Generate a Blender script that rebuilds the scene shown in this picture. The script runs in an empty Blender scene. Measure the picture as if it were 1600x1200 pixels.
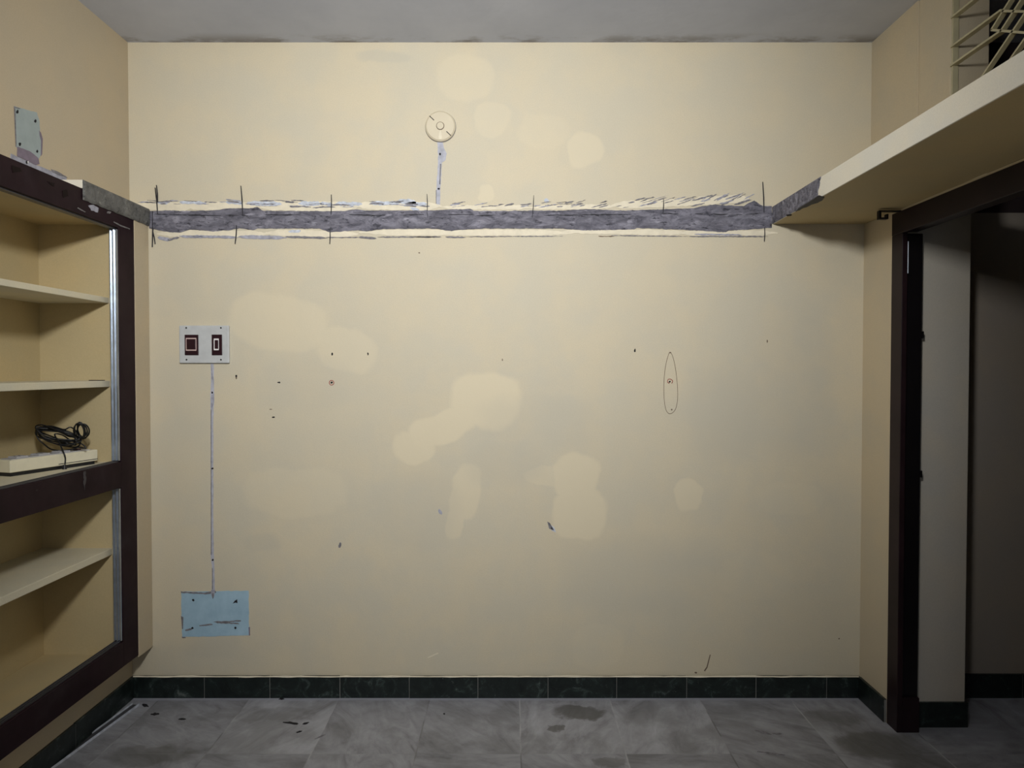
import bpy, bmesh, math, random
from math import radians, sin, cos, pi, floor
from mathutils import Vector, Matrix, noise
random.seed(7)
scn = bpy.context.scene
C = scn.collection

# ------------------------------------------------------------------ camera
F = 1080.0; TILT = radians(1.167); CY = -3.07; CZ = 1.466
cd = bpy.data.cameras.new('camera'); cam = bpy.data.objects.new('camera', cd); C.objects.link(cam)
cam.location = (0, CY, CZ); cam.rotation_euler = (radians(90) - TILT, 0, 0)
cd.sensor_fit = 'HORIZONTAL'; cd.sensor_width = 36.0; cd.lens = 36.0 * F / 1600.0
cd.clip_start = 0.02
scn.camera = cam
# ------------------------------------------------------------------ world, lights, exposure
w = bpy.data.worlds.new('world'); scn.world = w; w.use_nodes = True
w.node_tree.nodes['Background'].inputs[0].default_value = (0.5, 0.55, 0.65, 1)
w.node_tree.nodes['Background'].inputs[1].default_value = 0.02
def light(name, kind, loc, energy, color, **kw):
    l = bpy.data.lights.new(name, kind); l.energy = energy; l.color = color
    for k, v in kw.items(): setattr(l, k, v)
    o = bpy.data.objects.new(name, l); o.location = loc; C.objects.link(o); return o
lamp = light('room_lamp', 'SPOT', (-0.15, -2.8, 2.50), 258, (1.0, 0.985, 0.95), shadow_soft_size=0.11, spot_size=radians(98), spot_blend=1.0)
lamp.rotation_euler = (Vector((-0.27, 0.0, 2.03)) - lamp.location).to_track_quat('-Z', 'Y').to_euler()  # cone narrowed and aimed so the sides darken like lens falloff
light('room_lamp_spill', 'POINT', (-0.15, -2.8, 2.50), 21, (1.0, 0.985, 0.95), shadow_soft_size=0.11)
lw = light('rear_cool_fill', 'AREA', (0.55, -5.1, 1.75), 5, (0.72, 0.84, 1.0), shape='RECTANGLE', size=1.0, size_y=1.1)  # added cool fill for reflections; the rear wall has no window
lw.rotation_euler = (radians(90), 0, 0)
vs = scn.view_settings
vs.view_transform = 'Standard'; vs.look = 'None'; vs.gamma = 1.0; vs.use_curve_mapping = False
vs.exposure = 0.12
scn.display_settings.display_device = 'sRGB'

# ------------------------------------------------------------------ helpers
def ray(x, y):
    a = (x - 800) / F; b = (600 - y) / F
    return Vector((a, cos(TILT) + b * sin(TILT), -sin(TILT) + b * cos(TILT)))
O = Vector((0, CY, CZ))
def onY(x, y, Y=0.0): r = ray(x, y); return O + r * ((Y - CY) / r.y)
def onX(x, y, X): r = ray(x, y); return O + r * (X / r.x)
def onZ(x, y, Z=0.0): r = ray(x, y); return O + r * ((Z - CZ) / r.z)

OFF = {}
def link(o): C.objects.link(o); return o
def thing(name, label, cat, loc=(0, 0, 0), group=None, kind=None):
    o = bpy.data.objects.new(name, None); link(o); o.location = loc; OFF[o.name] = Vector(loc)
    o.empty_display_size = 0.05
    tag(o, label, cat, group, kind); return o
def tag(o, label=None, cat=None, group=None, kind=None):
    if label: o['label'] = label
    if cat: o['category'] = cat
    if group: o['group'] = group
    if kind: o['kind'] = kind
    return o
def obj(name, bm, mat, parent=None, loc=None, smooth=False):
    off = Vector((0, 0, 0))
    if parent is not None: off = OFF[parent.name]
    elif loc is not None: off = Vector(loc)
    if off.length > 0: bmesh.ops.translate(bm, verts=bm.verts, vec=-off)
    bmesh.ops.recalc_face_normals(bm, faces=bm.faces)
    me = bpy.data.meshes.new(name); bm.to_mesh(me); bm.free()
    for p in me.polygons: p.use_smooth = smooth
    me.materials.append(mat)
    o = bpy.data.objects.new(name, me); link(o)
    if parent is not None: o.parent = parent
    elif loc is not None: o.location = off
    OFF[o.name] = off
    return o
def box(bm, x0, x1, y0, y1, z0, z1, bev=0.0, seg=2):
    r = bmesh.ops.create_cube(bm, size=1.0)
    sx, sy, sz = abs(x1 - x0), abs(y1 - y0), abs(z1 - z0)
    cx, cy, cz = (x0 + x1) / 2, (y0 + y1) / 2, (z0 + z1) / 2
    for v in r['verts']: v.co = Vector((v.co.x * sx + cx, v.co.y * sy + cy, v.co.z * sz + cz))
    if bev > 0:
        es = list({e for v in r['verts'] for e in v.link_edges})
        bmesh.ops.bevel(bm, geom=es, offset=bev, segments=seg, affect='EDGES', profile=0.5)
    return bm
def B(*a, **k): bm = bmesh.new(); box(bm, *a, **k); return bm
def prism(bm, pts, vec):
    """polygon given by 3-D points, thickened by vec"""
    vs_ = [bm.verts.new(p) for p in pts]
    f = bm.faces.new(vs_)
    r = bmesh.ops.extrude_face_region(bm, geom=[f])
    bmesh.ops.translate(bm, verts=[g for g in r['geom'] if isinstance(g, bmesh.types.BMVert)], vec=Vector(vec))
    return bm
def cyl(bm, c, axis, r, h, seg=24, r2=None):
    z = Vector(axis).normalized()
    q = Vector((0, 0, 1)).rotation_difference(z).to_matrix().to_4x4()
    q.translation = Vector(c) + z * h / 2
    bmesh.ops.create_cone(bm, cap_ends=True, segments=seg, radius1=r, radius2=r if r2 is None else r2, depth=h, matrix=q)
    return bm
def catmull(P, n=8, closed=False):
    out = []; N = len(P)
    rng = range(N) if closed else range(N - 1)
    for i in rng:
        g = (lambda k: P[k % N]) if closed else (lambda k: P[min(max(k, 0), N - 1)])
        a, b, c, d = g(i - 1), g(i), g(i + 1), g(i + 2)
        for s in range(n):
            t = s / n
            out.append(0.5 * ((2 * b) + (c - a) * t + (2 * a - 5 * b + 4 * c - d) * t * t + (3 * b - a - 3 * c + d) * t ** 3))
    if not closed: out.append(P[-1].copy())
    return out
def tube(bm, pts, r, seg=8, closed=False):
    N = len(pts); rings = []
    t0 = (pts[1] - pts[0]).normalized(); up = t0.orthogonal().normalized()
    for i in range(N):
        a = pts[i - 1] if (i > 0 or closed) else pts[0]
        b = pts[(i + 1) % N] if (i < N - 1 or closed) else pts[-1]
        t = (b - a).normalized()
        up = (up - t * up.dot(t)).normalized(); s = t.cross(up)
        rings.append([bm.verts.new(pts[i] + (up * cos(2 * pi * k / seg) + s * sin(2 * pi * k / seg)) * r) for k in range(seg)])
    M = N if closed else N - 1
    for i in range(M):
        A, Bn = rings[i], rings[(i + 1) % N]
        for k in range(seg):
            bm.faces.new((A[k], A[(k + 1) % seg], Bn[(k + 1) % seg], Bn[k]))
    if not closed: bm.faces.new(rings[0]); bm.faces.new(rings[-1])
    return bm

# ------------------------------------------------------------------ materials
class NT:
    def __init__(s, name):
        m = bpy.data.materials.new(name); m.use_nodes = True; s.m = m; s.t = m.node_tree; s.n = s.t.nodes
        s.b = s.n['Principled BSDF']; s.tc = s.n.new('ShaderNodeTexCoord')
    def l(s, a, b): s.t.links.new(a, b)
    def put(s, sock, v):
        if isinstance(v, bpy.types.NodeSocket): s.l(v, sock)
        elif v is not None:
            if isinstance(v, (tuple, list, Vector)) and len(v) == 3 and sock.type == 'RGBA': v = (*v, 1)
            sock.default_value = v
    def math(s, op, a, b=None, c=None, clamp=False):
        n = s.n.new('ShaderNodeMath'); n.operation = op; n.use_clamp = clamp
        for i, v in enumerate((a, b, c)): s.put(n.inputs[i], v)
        return n.outputs[0]
    def vec(s, op, a, b=None):
        n = s.n.new('ShaderNodeVectorMath'); n.operation = op
        s.put(n.inputs[0], a); s.put(n.inputs[1], b)
        return n.outputs['Value'] if op in ('LENGTH', 'DISTANCE', 'DOT_PRODUCT') else n.outputs[0]
    def noise(s, scale, detail=4, rough=0.55, vec=None, out='Fac', dist=0.0):
        n = s.n.new('ShaderNodeTexNoise'); n.inputs['Scale'].default_value = scale
        n.inputs['Detail'].default_value = detail; n.inputs['Roughness'].default_value = rough
        n.inputs['Distortion'].default_value = dist
        s.l(vec if vec is not None else s.tc.outputs['Object'], n.inputs['Vector']); return n.outputs[out]
    def ramp(s, f, stops):
        n = s.n.new('ShaderNodeValToRGB'); s.put(n.inputs[0], f); e = n.color_ramp.elements
        while len(e) < len(stops): e.new(0.5)
        for i, (p, c) in enumerate(stops): e[i].position = p; e[i].color = (*c, 1) if len(c) == 3 else c
        return n.outputs[0]
    def step(s, f, a, b, lo=0.0, hi=1.0):
        n = s.n.new('ShaderNodeMapRange'); n.interpolation_type = 'SMOOTHSTEP'
        s.put(n.inputs[0], f); n.inputs[1].default_value = a; n.inputs[2].default_value = b
        n.inputs[3].default_value = lo; n.inputs[4].default_value = hi; return n.outputs[0]
    def mix(s, f, a, b, mode='MIX'):
        n = s.n.new('ShaderNodeMix'); n.data_type = 'RGBA'; n.blend_type = mode
        s.put(n.inputs[0], f); s.put(n.inputs[6], a); s.put(n.inputs[7], b); return n.outputs[2]
    def mapping(s, loc=(0, 0, 0), rot=(0, 0, 0), sc=(1, 1, 1), vec=None):
        n = s.n.new('ShaderNodeMapping'); s.l(vec if vec is not None else s.tc.outputs['Object'], n.inputs[0])
        n.inputs[1].default_value = loc; n.inputs[2].default_value = rot; n.inputs[3].default_value = sc
        return n.outputs[0]
    def bump(s, h, strength=0.2, dist=0.002):
        n = s.n.new('ShaderNodeBump'); n.inputs['Strength'].default_value = strength; n.inputs['Distance'].default_value = dist
        s.l(h, n.inputs['Height']); s.l(n.outputs[0], s.b.inputs['Normal'])
    def done(s, col=None, rough=None, metal=None, spec=None):
        s.put(s.b.inputs['Base Color'], col); s.put(s.b.inputs['Roughness'], rough); s.put(s.b.inputs['Metallic'], metal)
        s.put(s.b.inputs['Specular IOR Level'], spec); return s.m
def blobs(t, P, lst, edge=0.22):
    """union of soft-edged spots; each = (u, v, ru, rv, rot, strength) in the two coordinates given by P (sockets)"""
    acc = None
    for (u, v, ru, rv, rot, st) in lst:
        du = t.math('SUBTRACT', P[0], u); dv = t.math('SUBTRACT', P[1], v)
        c_, s_ = cos(rot), sin(rot)
        a = t.math('ADD', t.math('MULTIPLY', du, c_ / ru), t.math('MULTIPLY', dv, s_ / ru))
        b = t.math('ADD', t.math('MULTIPLY', du, -s_ / rv), t.math('MULTIPLY', dv, c_ / rv))
        d = t.math('ADD', t.math('POWER', t.math('ABSOLUTE', a), 2.6), t.math('POWER', t.math('ABSOLUTE', b), 2.6))
        m = t.step(d, 1.0 + edge, 1.0 - edge, 0, st)
        acc = m if acc is None else t.math('MAXIMUM', acc, m)
    return acc
def simple(name, col, rough=0.5, metal=0.0, var=0.15, scale=12, bump=0.0, bscale=120, spec=0.5):
    t = NT(name); n = t.noise(scale, 5)
    c0 = tuple(c * (1 - var) for c in col); c1 = tuple(min(1, c * (1 + var)) for c in col)
    cc = t.ramp(n, [(0.3, c0), (0.7, c1)])
    if bump: t.bump(t.noise(bscale, 3), bump, 0.001)
    return t.done(cc, rough, metal, spec)

WALL = (0.615, 0.555, 0.42)
def wall_paint(name, patches=False, col=WALL):
    t = NT(name)
    big = t.noise(1.1, 3, 0.5); mid = t.noise(3.6, 4, 0.6); fine = t.noise(9, 5, 0.65)
    warm = tuple(c * k for c, k in zip(col, (1.02, 1.00, 0.97)))
    cool = tuple(c * k for c, k in zip(col, (0.93, 0.955, 1.00)))
    c = t.mix(t.step(mid, 0.35, 0.66), cool, warm)
    c = t.mix(t.step(big, 0.3, 0.7, 0, 0.5), c, tuple(x * 0.95 for x in col))
    c = t.mix(t.step(fine, 0.4, 0.8, 0, 0.22), c, tuple(a * k for a, k in zip(col, (0.88, 0.90, 0.95))))
    gr = t.noise(210, 2, 0.5)
    c = t.mix(t.step(gr, 0.35, 0.65, 0, 0.10), c, tuple(x * 0.55 for x in col))
    if patches:
        nz = t.noise(5.5, 3, 0.5, out='Color')
        d = t.vec('SCALE', t.vec('SUBTRACT', nz, (0.5, 0.5, 0.5)))
        d.node.inputs[3].default_value = 0.10
        p = t.vec('ADD', t.tc.outputs['Object'], d)
        sp = t.n.new('ShaderNodeSeparateXYZ'); t.l(p, sp.inputs[0])
        def px(x, y, rx, ry, rot, st):
            q = onY(x, y); return (q.x, q.z, rx / 351.8, ry / 351.8, rot, st)
        light_ = [px(*a) for a in (
            (435, 505, 78, 42, -.2, .55), (540, 548, 48, 34, -.3, .5), (757, 625, 52, 42, 0, .95), (690, 668, 55, 26, .35, .95),
            (648, 700, 34, 26, .1, .85), (726, 768, 24, 44, -.1, .7), (714, 818, 15, 28, -.1, .7), (852, 745, 34, 16, 0, .5),
            (902, 745, 36, 38, 0, .85), (904, 802, 43, 38, 0, .85), (1076, 775, 22, 22, 0, .75), (462, 768, 80, 40, 0, .35),
            (728, 122, 45, 34, 0, .4), (768, 188, 26, 25, 0, .4), (912, 234, 24, 28, .2, .6), (756, 297, 12, 14, 0, .6),
            (850, 205, 40, 28, 0, .25), (1235, 780, 50, 26, 0, .22), (930, 1010, 40, 34, 0, .25), (1180, 900, 60, 40, 0, .15))]
        m = blobs(t, (sp.outputs[0], sp.outputs[2]), light_, 0.30)
        c = t.mix(m, c, tuple(min(1, a * k) for a, k in zip(col, (1.085, 1.07, 1.035))))
        dark_ = [px(*a) for a in (
            (600, 90, 40, 8, 0, .5), (790, 720, 60, 40, 0, .35), (650, 800, 70, 60, 0, .3), (1130, 640, 60, 80, 0, .35), (1240, 600, 60, 120, 0, .25),
            (840, 660, 90, 40, 0, .25), (300, 620, 30, 60, 0, .2), (1010, 900, 120, 60, 0, .25), (410, 850, 26, 14, 0, .35), (330, 1010, 40, 18, 0, .35),
            (480, 600, 70, 40, 0, .22))]
        m = blobs(t, (sp.outputs[0], sp.outputs[2]), dark_, 0.75)
        c = t.mix(m, c, tuple(a * k for a, k in zip(col, (0.80, 0.84, 0.92))))
    g = t.n.new('ShaderNodeTexNoise'); g.inputs['Scale'].default_value = 160; g.inputs['Detail'].default_value = 2
    t.l(t.tc.outputs['Object'], g.inputs['Vector'])
    t.bump(t.math('ADD', t.math('MULTIPLY', g.outputs[0], 0.25), t.noise(14, 3)), 0.22, 0.004)
    return t.done(c, 0.62, 0, 0.35)

M = {}
M['wall'] = wall_paint('cream_wall_paint', True)
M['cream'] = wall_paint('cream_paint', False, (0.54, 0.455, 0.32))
M['cream_right'] = wall_paint('warm_cream_paint', False, (0.61, 0.525, 0.375))
M['jamb'] = wall_paint('grey_cream_paint', False, (0.50, 0.465, 0.40))
M['niche'] = wall_paint('shaded_cream_paint', False, (0.55, 0.445, 0.25))  # deeper yellow puts the shade of the recess into the colour
M['shelf'] = wall_paint('shelf_paint', False, (0.66, 0.61, 0.46))
M['loft'] = wall_paint('loft_paint', False, (0.80, 0.76, 0.645))
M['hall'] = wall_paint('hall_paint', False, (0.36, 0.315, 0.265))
M['hall_dark'] = simple('hall_darkness', (0.035, 0.024, 0.026), 0.6)  # no real boarding: the hall's darkness is put into this colour
M['wood'] = None
t = NT('maroon_enamel_wood')
st = t.noise(6, 5, 0.6, vec=t.mapping(sc=(6, 1, 1)))
sm = t.noise(3.2, 4, 0.7)
c = t.ramp(st, [(0.3, (0.011, 0.004, 0.007)), (0.7, (0.022, 0.010, 0.014))])
c = t.mix(t.step(sm, 0.52, 0.72, 0, 0.5), c, (0.040, 0.032, 0.036))
c = t.mix(t.step(t.noise(22, 4, 0.7), 0.68, 0.76, 0, 0.30), c, (0.10, 0.09, 0.09))
t.bump(t.noise(60, 3), 0.15, 0.001)
M['wood'] = t.done(c, t.step(sm, 0.3, 0.7, 0.45, 0.65), 0, 0.12)
M['door_wood'] = simple('dark_maroon_door_wood', (0.016, 0.008, 0.010), 0.38, var=0.3, scale=8, spec=0.2)
M['black'] = simple('black_rebate_paint', (0.004, 0.003, 0.004), 0.35)
M['alu'] = simple('aluminium_channel', (0.50, 0.55, 0.62), 0.34, 0.9, var=0.12, scale=30)
M['track'] = simple('dull_dark_track', (0.09, 0.09, 0.10), 0.4, 0.5)
M['iron'] = simple('black_iron', (0.012, 0.011, 0.012), 0.45, 0.6)
M['grille'] = simple('cream_grille_enamel', (0.50, 0.46, 0.30), 0.35, var=0.1)
t = NT('ceiling_distemper')
c = t.ramp(t.noise(2.2, 5, 0.6), [(0.3, (0.50, 0.53, 0.62)), (0.7, (0.60, 0.63, 0.72))])
sp = t.n.new('ShaderNodeSeparateXYZ'); t.l(t.tc.outputs['Object'], sp.inputs[0])
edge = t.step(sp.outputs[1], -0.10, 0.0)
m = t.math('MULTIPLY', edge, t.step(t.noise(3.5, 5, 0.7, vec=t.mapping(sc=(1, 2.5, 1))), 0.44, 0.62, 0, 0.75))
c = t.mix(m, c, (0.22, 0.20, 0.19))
t.bump(t.noise(20, 4), 0.25, 0.004)
M['ceiling'] = t.done(c, 0.8, 0, 0.2)

def cement(name, c0, c1, c2, sc=1.0, wet=0.7):
    t = NT(name)
    n = t.noise(34 * sc, 6, 0.75, vec=t.mapping(sc=(0.40, 1, 1)), dist=0.6); n2 = t.noise(9 * sc, 4, 0.6, vec=t.mapping(sc=(0.5, 1, 1)))
    c = t.ramp(n, [(0.3, c0), (0.5, c1), (0.68, c2)])
    c = t.mix(t.step(n2, 0.4, 0.7, 0, 0.55), c, tuple(x * 0.62 for x in c1))
    pit = t.step(t.noise(62 * sc, 4, 0.6, vec=t.mapping(loc=(3, 1, 7), sc=(0.45, 1, 1.1))), 0.58, 0.66, 0, 0.75)
    c = t.mix(pit, c, tuple(x * 0.6 for x in c0))
    lt = t.step(t.noise(48 * sc, 4, 0.6, vec=t.mapping(loc=(9, 4, 2), sc=(0.35, 1, 1.2))), 0.60, 0.70, 0, 0.6)
    c = t.mix(lt, c, tuple(min(1, x * 1.35) for x in c2))
    t.bump(n, 1.0, 0.012)
    return t.done(c, wet, 0, 0.3)
M['cement'] = cement('raw_grey_cement', (0.050, 0.050, 0.068), (0.185, 0.182, 0.225), (0.33, 0.325, 0.385))
M['cement_ledge'] = cement('smooth_grey_cement', (0.09, 0.09, 0.088), (0.16, 0.16, 0.155), (0.25, 0.25, 0.235), 0.7)
M['cement_wet'] = simple('dark_cement', (0.055, 0.055, 0.065), 0.7, bump=0.5, bscale=60)
M['putty'] = simple('blue_white_putty', (0.50, 0.54, 0.62), 0.7, var=0.3, scale=40, bump=0.4)
M['primer'] = simple('cream_fresh_plaster', (0.72, 0.66, 0.52), 0.7, var=0.08, scale=25, bump=0.3)
M['greyblue'] = simple('grey_blue_scar', (0.33, 0.335, 0.40), 0.75, var=0.3, scale=45, bump=0.4)
M['scratch'] = simple('grey_scratch', (0.185, 0.18, 0.20), 0.8, var=0.4, scale=70)
M['purple'] = simple('mauve_undercoat', (0.20, 0.165, 0.215), 0.7, var=0.15, scale=40)
M['pencil'] = simple('charcoal_mark', (0.022, 0.022, 0.028), 0.8, var=0.3)
M['hair'] = simple('thin_brown_pencil', (0.17, 0.125, 0.09), 0.8)
M['red'] = simple('red_pen', (0.30, 0.018, 0.015), 0.6)
t = NT('old_light_blue_paint')
c = t.ramp(t.noise(14, 5, 0.6), [(0.3, (0.29, 0.44, 0.555)), (0.7, (0.38, 0.545, 0.66))])
sc_ = t.noise(26, 5, 0.7, vec=t.mapping(rot=(0, 0.12, 0), sc=(0.22, 1, 1.4)))
c = t.mix(t.step(sc_, 0.66, 0.74, 0, 0.6), c, (0.10, 0.11, 0.13))
t.bump(t.noise(60, 3), 0.3, 0.001)
M['blue'] = t.done(c, 0.65, 0, 0.3)
M['hole'] = simple('dark_hole', (0.010, 0.009, 0.012), 0.9)
M['plate'] = simple('grey_white_laminate', (0.50, 0.52, 0.53), 0.45, var=0.07, scale=30)
M['maroon'] = simple('maroon_plastic', (0.022, 0.006, 0.011), 0.3, var=0.3)
M['pale_plastic'] = simple('pale_pink_plastic', (0.56, 0.42, 0.40), 0.35, var=0.05)
M['white'] = simple('white_plastic', (0.78, 0.76, 0.76), 0.3, var=0.05)
M['strip'] = simple('cream_plastic', (0.74, 0.70, 0.54), 0.45, var=0.05, scale=30)
M['strip_top'] = simple('grey_white_plastic', (0.42, 0.42, 0.44), 0.45, var=0.1)
M['rubber'] = simple('black_rubber', (0.008, 0.009, 0.012), 0.42)
M['junction'] = simple('cream_painted_bakelite', (0.60, 0.535, 0.40), 0.5, var=0.04)

# marble floor
t = NT('grey_marble_tiles')
sp = t.n.new('ShaderNodeSeparateXYZ'); t.l(t.tc.outputs['Object'], sp.inputs[0])
TX, TY = 0.4008, 0.60
ux = t.math('DIVIDE', t.math('SUBTRACT', sp.outputs[0], 0.034), TX); ix = t.math('FLOOR', ux)
uy = t.math('DIVIDE', t.math('ADD', sp.outputs[1], 0.46), TY); iy = t.math('FLOOR', uy)
cb = t.n.new('ShaderNodeCombineXYZ'); t.l(ix, cb.inputs[0]); t.l(iy, cb.inputs[1])
wn = t.n.new('ShaderNodeTexWhiteNoise'); wn.noise_dimensions = '3D'; t.l(cb.outputs[0], wn.inputs[0])
vr = t.n.new('ShaderNodeVectorRotate'); vr.rotation_type = 'Z_AXIS'; t.l(t.tc.outputs['Object'], vr.inputs['Vector'])
t.l(t.math('MULTIPLY', wn.outputs[0], 3.14), vr.inputs['Angle'])
v = t.vec('ADD', t.vec('MULTIPLY', vr.outputs[0], (1.3, 3.6, 1.0)), t.vec('MULTIPLY', wn.outputs[1], (20, 20, 20)))
vein = t.noise(3.0, 7, 0.66, vec=v, dist=0.9)
soft = t.noise(5.0, 5, 0.6, vec=t.vec('ADD', t.tc.outputs['Object'], t.vec('MULTIPLY', wn.outputs[1], (9, 9, 9))))
c = t.ramp(vein, [(0.28, (0.18, 0.18, 0.195)), (0.44, (0.30, 0.305, 0.335)), (0.62, (0.375, 0.385, 0.425)), (0.8, (0.46, 0.475, 0.525))])
c = t.mix(t.step(soft, 0.42, 0.66, 0, 0.55), c, (0.17, 0.172, 0.178))
tint = t.step(wn.outputs[0], 0, 1, 0.86, 1.14)
cc = t.n.new('ShaderNodeCombineXYZ'); [t.l(tint, cc.inputs[k]) for k in range(3)]
c = t.mix(1.0, c, cc.outputs[0], 'MULTIPLY')
nz = t.vec('SUBTRACT', t.noise(9, 4, 0.6, out='Color'), (0.5, 0.5, 0.5)); nz = t.vec('MULTIPLY', nz, (0.16, 0.16, 0))
q = t.vec('ADD', t.tc.outputs['Object'], nz); sq = t.n.new('ShaderNodeSeparateXYZ'); t.l(q, sq.inputs[0])
def fl(x, y, rx, ry, st): p = onZ(x, y); return (p.x, p.y, rx, ry, 0, st)
m = blobs(t, (sq.outputs[0], sq.outputs[1]), [fl(905, 1112, .10, .05, .75), fl(873, 1136, .03, .03, .7), fl(945, 1190, .05, .03, .5),
      fl(235, 1180, .16, .07, .5), fl(1375, 1165, .16, .10, .65), fl(1300, 1120, .14, .05, .35), fl(1440, 1190, .12, .07, .55), fl(420, 1115, .20, .05, .25)], 0.6)
c = t.mix(m, c, (0.085, 0.083, 0.075))
fx = t.math('SUBTRACT', ux, ix); fy = t.math('SUBTRACT', uy, iy)
ex = t.math('MINIMUM', fx, t.math('SUBTRACT', 1.0, fx)); ey = t.math('MINIMUM', fy, t.math('SUBTRACT', 1.0, fy))
g1 = t.step(ex, 0.010, 0.004); g2 = t.step(ey, 0.005, 0.002, 0, 0.3)
gr = t.math('MAXIMUM', g1, g2)
gn = t.step(t.noise(7, 3), 0.4, 0.6, 0.12, 0.65)
c = t.mix(t.math('MULTIPLY', gr, gn), c, t.mix(t.step(t.noise(2.5, 2), 0.45, 0.55), (0.10, 0.10, 0.10), (0.46, 0.465, 0.49)))
c = t.mix(t.step(t.math('ADD', sp.outputs[1], t.math('MULTIPLY', t.noise(12, 3), 0.03)), -0.024, -0.008, 0, 0.7), c, (0.36, 0.375, 0.44))
t.bump(vein, 0.1, 0.002)
M['floor'] = t.done(c, t.step(vein, 0.3, 0.7, 0.62, 0.40), 0, 0.35)

t = NT('dark_green_marble')
vn = t.noise(12, 7, 0.7, dist=1.6)
c = t.ramp(vn, [(0.35, (0.004, 0.007, 0.007)), (0.56, (0.011, 0.018, 0.017)), (0.64, (0.040, 0.056, 0.053)), (0.74, (0.15, 0.17, 0.16))])
c = t.mix(t.step(t.noise(40, 5, 0.8, dist=1.0), 0.63, 0.72, 0, 0.6), c, (0.20, 0.215, 0.21))
M['skirting'] = t.done(c, 0.38, 0, 0.4)
M['grout'] = simple('pale_grout', (0.20, 0.20, 0.19), 0.85)

# ------------------------------------------------------------------ room shell
ZC = 2.906
XLU, XLD = -1.69, -1.700          # left wall above / below the cupboard
XRU, XRD = 1.583, 1.557           # right wall above / below the loft
YN = -5.2
bm = bmesh.new(); box(bm, -2.2, 3.6, YN - .1, 0.15, -0.1, 0.0)
floor_o = tag(obj('floor', bm, M['floor']), kind='structure')
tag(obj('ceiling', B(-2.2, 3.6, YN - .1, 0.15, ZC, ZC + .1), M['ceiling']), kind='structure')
wall_back = tag(obj('wall_back', B(-2.2, 1.70, 0.0, 0.15, 0.0, ZC), M['wall']), kind='structure')
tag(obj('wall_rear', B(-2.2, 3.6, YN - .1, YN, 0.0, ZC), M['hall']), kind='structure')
# left wall: solid with the recess of the cupboard
NB, NY0, NY1 = -1.95, -0.215, -1.85   # recess back, far end, near end
BX = -1.607                           # face of the cupboard
bm = bmesh.new()
box(bm, -2.2, XLU, YN, 0, 2.13, ZC)
box(bm, -2.2, XLD, YN, 0, 0.0, 0.232)
box(bm, -2.2, NB, YN, 0, 0.232, 2.13)
box(bm, NB, -1.692, YN, NY1, 0.232, 2.13)
box(bm, NB, -1.692, NY0, 0, 0.232, 2.13)
wall_left = tag(obj('wall_left', bm, M['cream']), kind='structure')

# right wall
bm = bmesh.new()
YD0, YD1 = -0.25, -1.16               # clear door opening in the masonry
box(bm, XRD, 1.861, YD0, 0.0, 0, 2.11)
box(bm, XRD, 1.861, YD1, YD0, 2.102, 2.11)
box(bm, XRD, 1.861, YN, YD1, 0, 2.11)
box(bm, XRU, 1.729, -0.345, 0, 2.11, ZC)
box(bm, XRU + .006, 1.729, -0.542, -0.345, 2.11, ZC, bev=0.003)
box(bm, XRU + .006, 1.729, -1.45, -0.542, 2.84, ZC)
box(bm, XRU + .006, 1.729, YN, -1.45, 2.11, ZC)
box(bm, 1.729, 1.861, YN, 0.0, 2.11, 2.16)
wall_right = tag(obj('wall_right', bm, M['cream_right']), kind='structure')
tag(obj('trim_1', B(1.645, 1.861, YD0 - .004, YD0, 0, 2.102), M['jamb']), kind='structure')
# hall beyond the doorway
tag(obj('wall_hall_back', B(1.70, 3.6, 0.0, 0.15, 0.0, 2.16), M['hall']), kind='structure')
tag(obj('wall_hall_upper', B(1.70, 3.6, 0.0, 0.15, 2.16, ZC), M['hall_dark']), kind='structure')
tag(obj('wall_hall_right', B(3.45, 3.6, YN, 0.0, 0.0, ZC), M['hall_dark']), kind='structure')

# skirting
def skirting(name, segs, horiz, face, z1=0.097, th=0.012, back=0.0):
    """segs = joints along the wall; horiz 'x' or 'y'; the tiles stand th proud of the wall plane 'face'"""
    bm = bmesh.new(); rnd = random.Random(5)
    sgn = back
    for a, b in zip(segs[:-1], segs[1:]):
        g = 0.0012; d = rnd.uniform(-.0008, .0008); h = z1 + rnd.uniform(-.0015, .0015)
        if horiz == 'x': box(bm, a + g, b - g, face, face + sgn * (th + d), 0.0, h, bev=0.001, seg=1)
        else: box(bm, face, face + sgn * (th + d), a + g, b - g, 0.0, h, bev=0.001, seg=1)
    o = tag(obj(name, bm, M['skirting']), kind='structure')
    bm = bmesh.new()
    if horiz == 'x': box(bm, segs[0], segs[-1], face, face + sgn * (th - .002), 0.001, z1 - .002)
    else: box(bm, face, face + sgn * (th - .002), segs[0], segs[-1], 0.001, z1 - .002)
    obj('grout', bm, M['grout'], o)
    return o
jx = [XLD] + [onY(x, 1070).x for x in (321, 423, 532, 640, 747, 856, 963, 1072, 1180, 1290)] + [XRD]
bb = skirting('baseboard_back', jx, 'x', 0.0, back=-1)
skirting('baseboard_left', [YN, -3.6, -3.2, -2.8, -2.4, -2.0, -1.6, -1.22, -0.82, -0.42, -0.014], 'y', XLD, back=1)
skirting('baseboard_right', [-0.225, -0.014], 'y', XRD, back=-1)
skirting('baseboard_doorway', [1.648, 1.870], 'x', YD0 - .004, z1=0.102, th=0.012, back=-1)
skirting('baseboard_hall', [1.873, 2.28, 2.7, 3.1, 3.45], 'x', 0.0, z1=0.106, back=-1)
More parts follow.
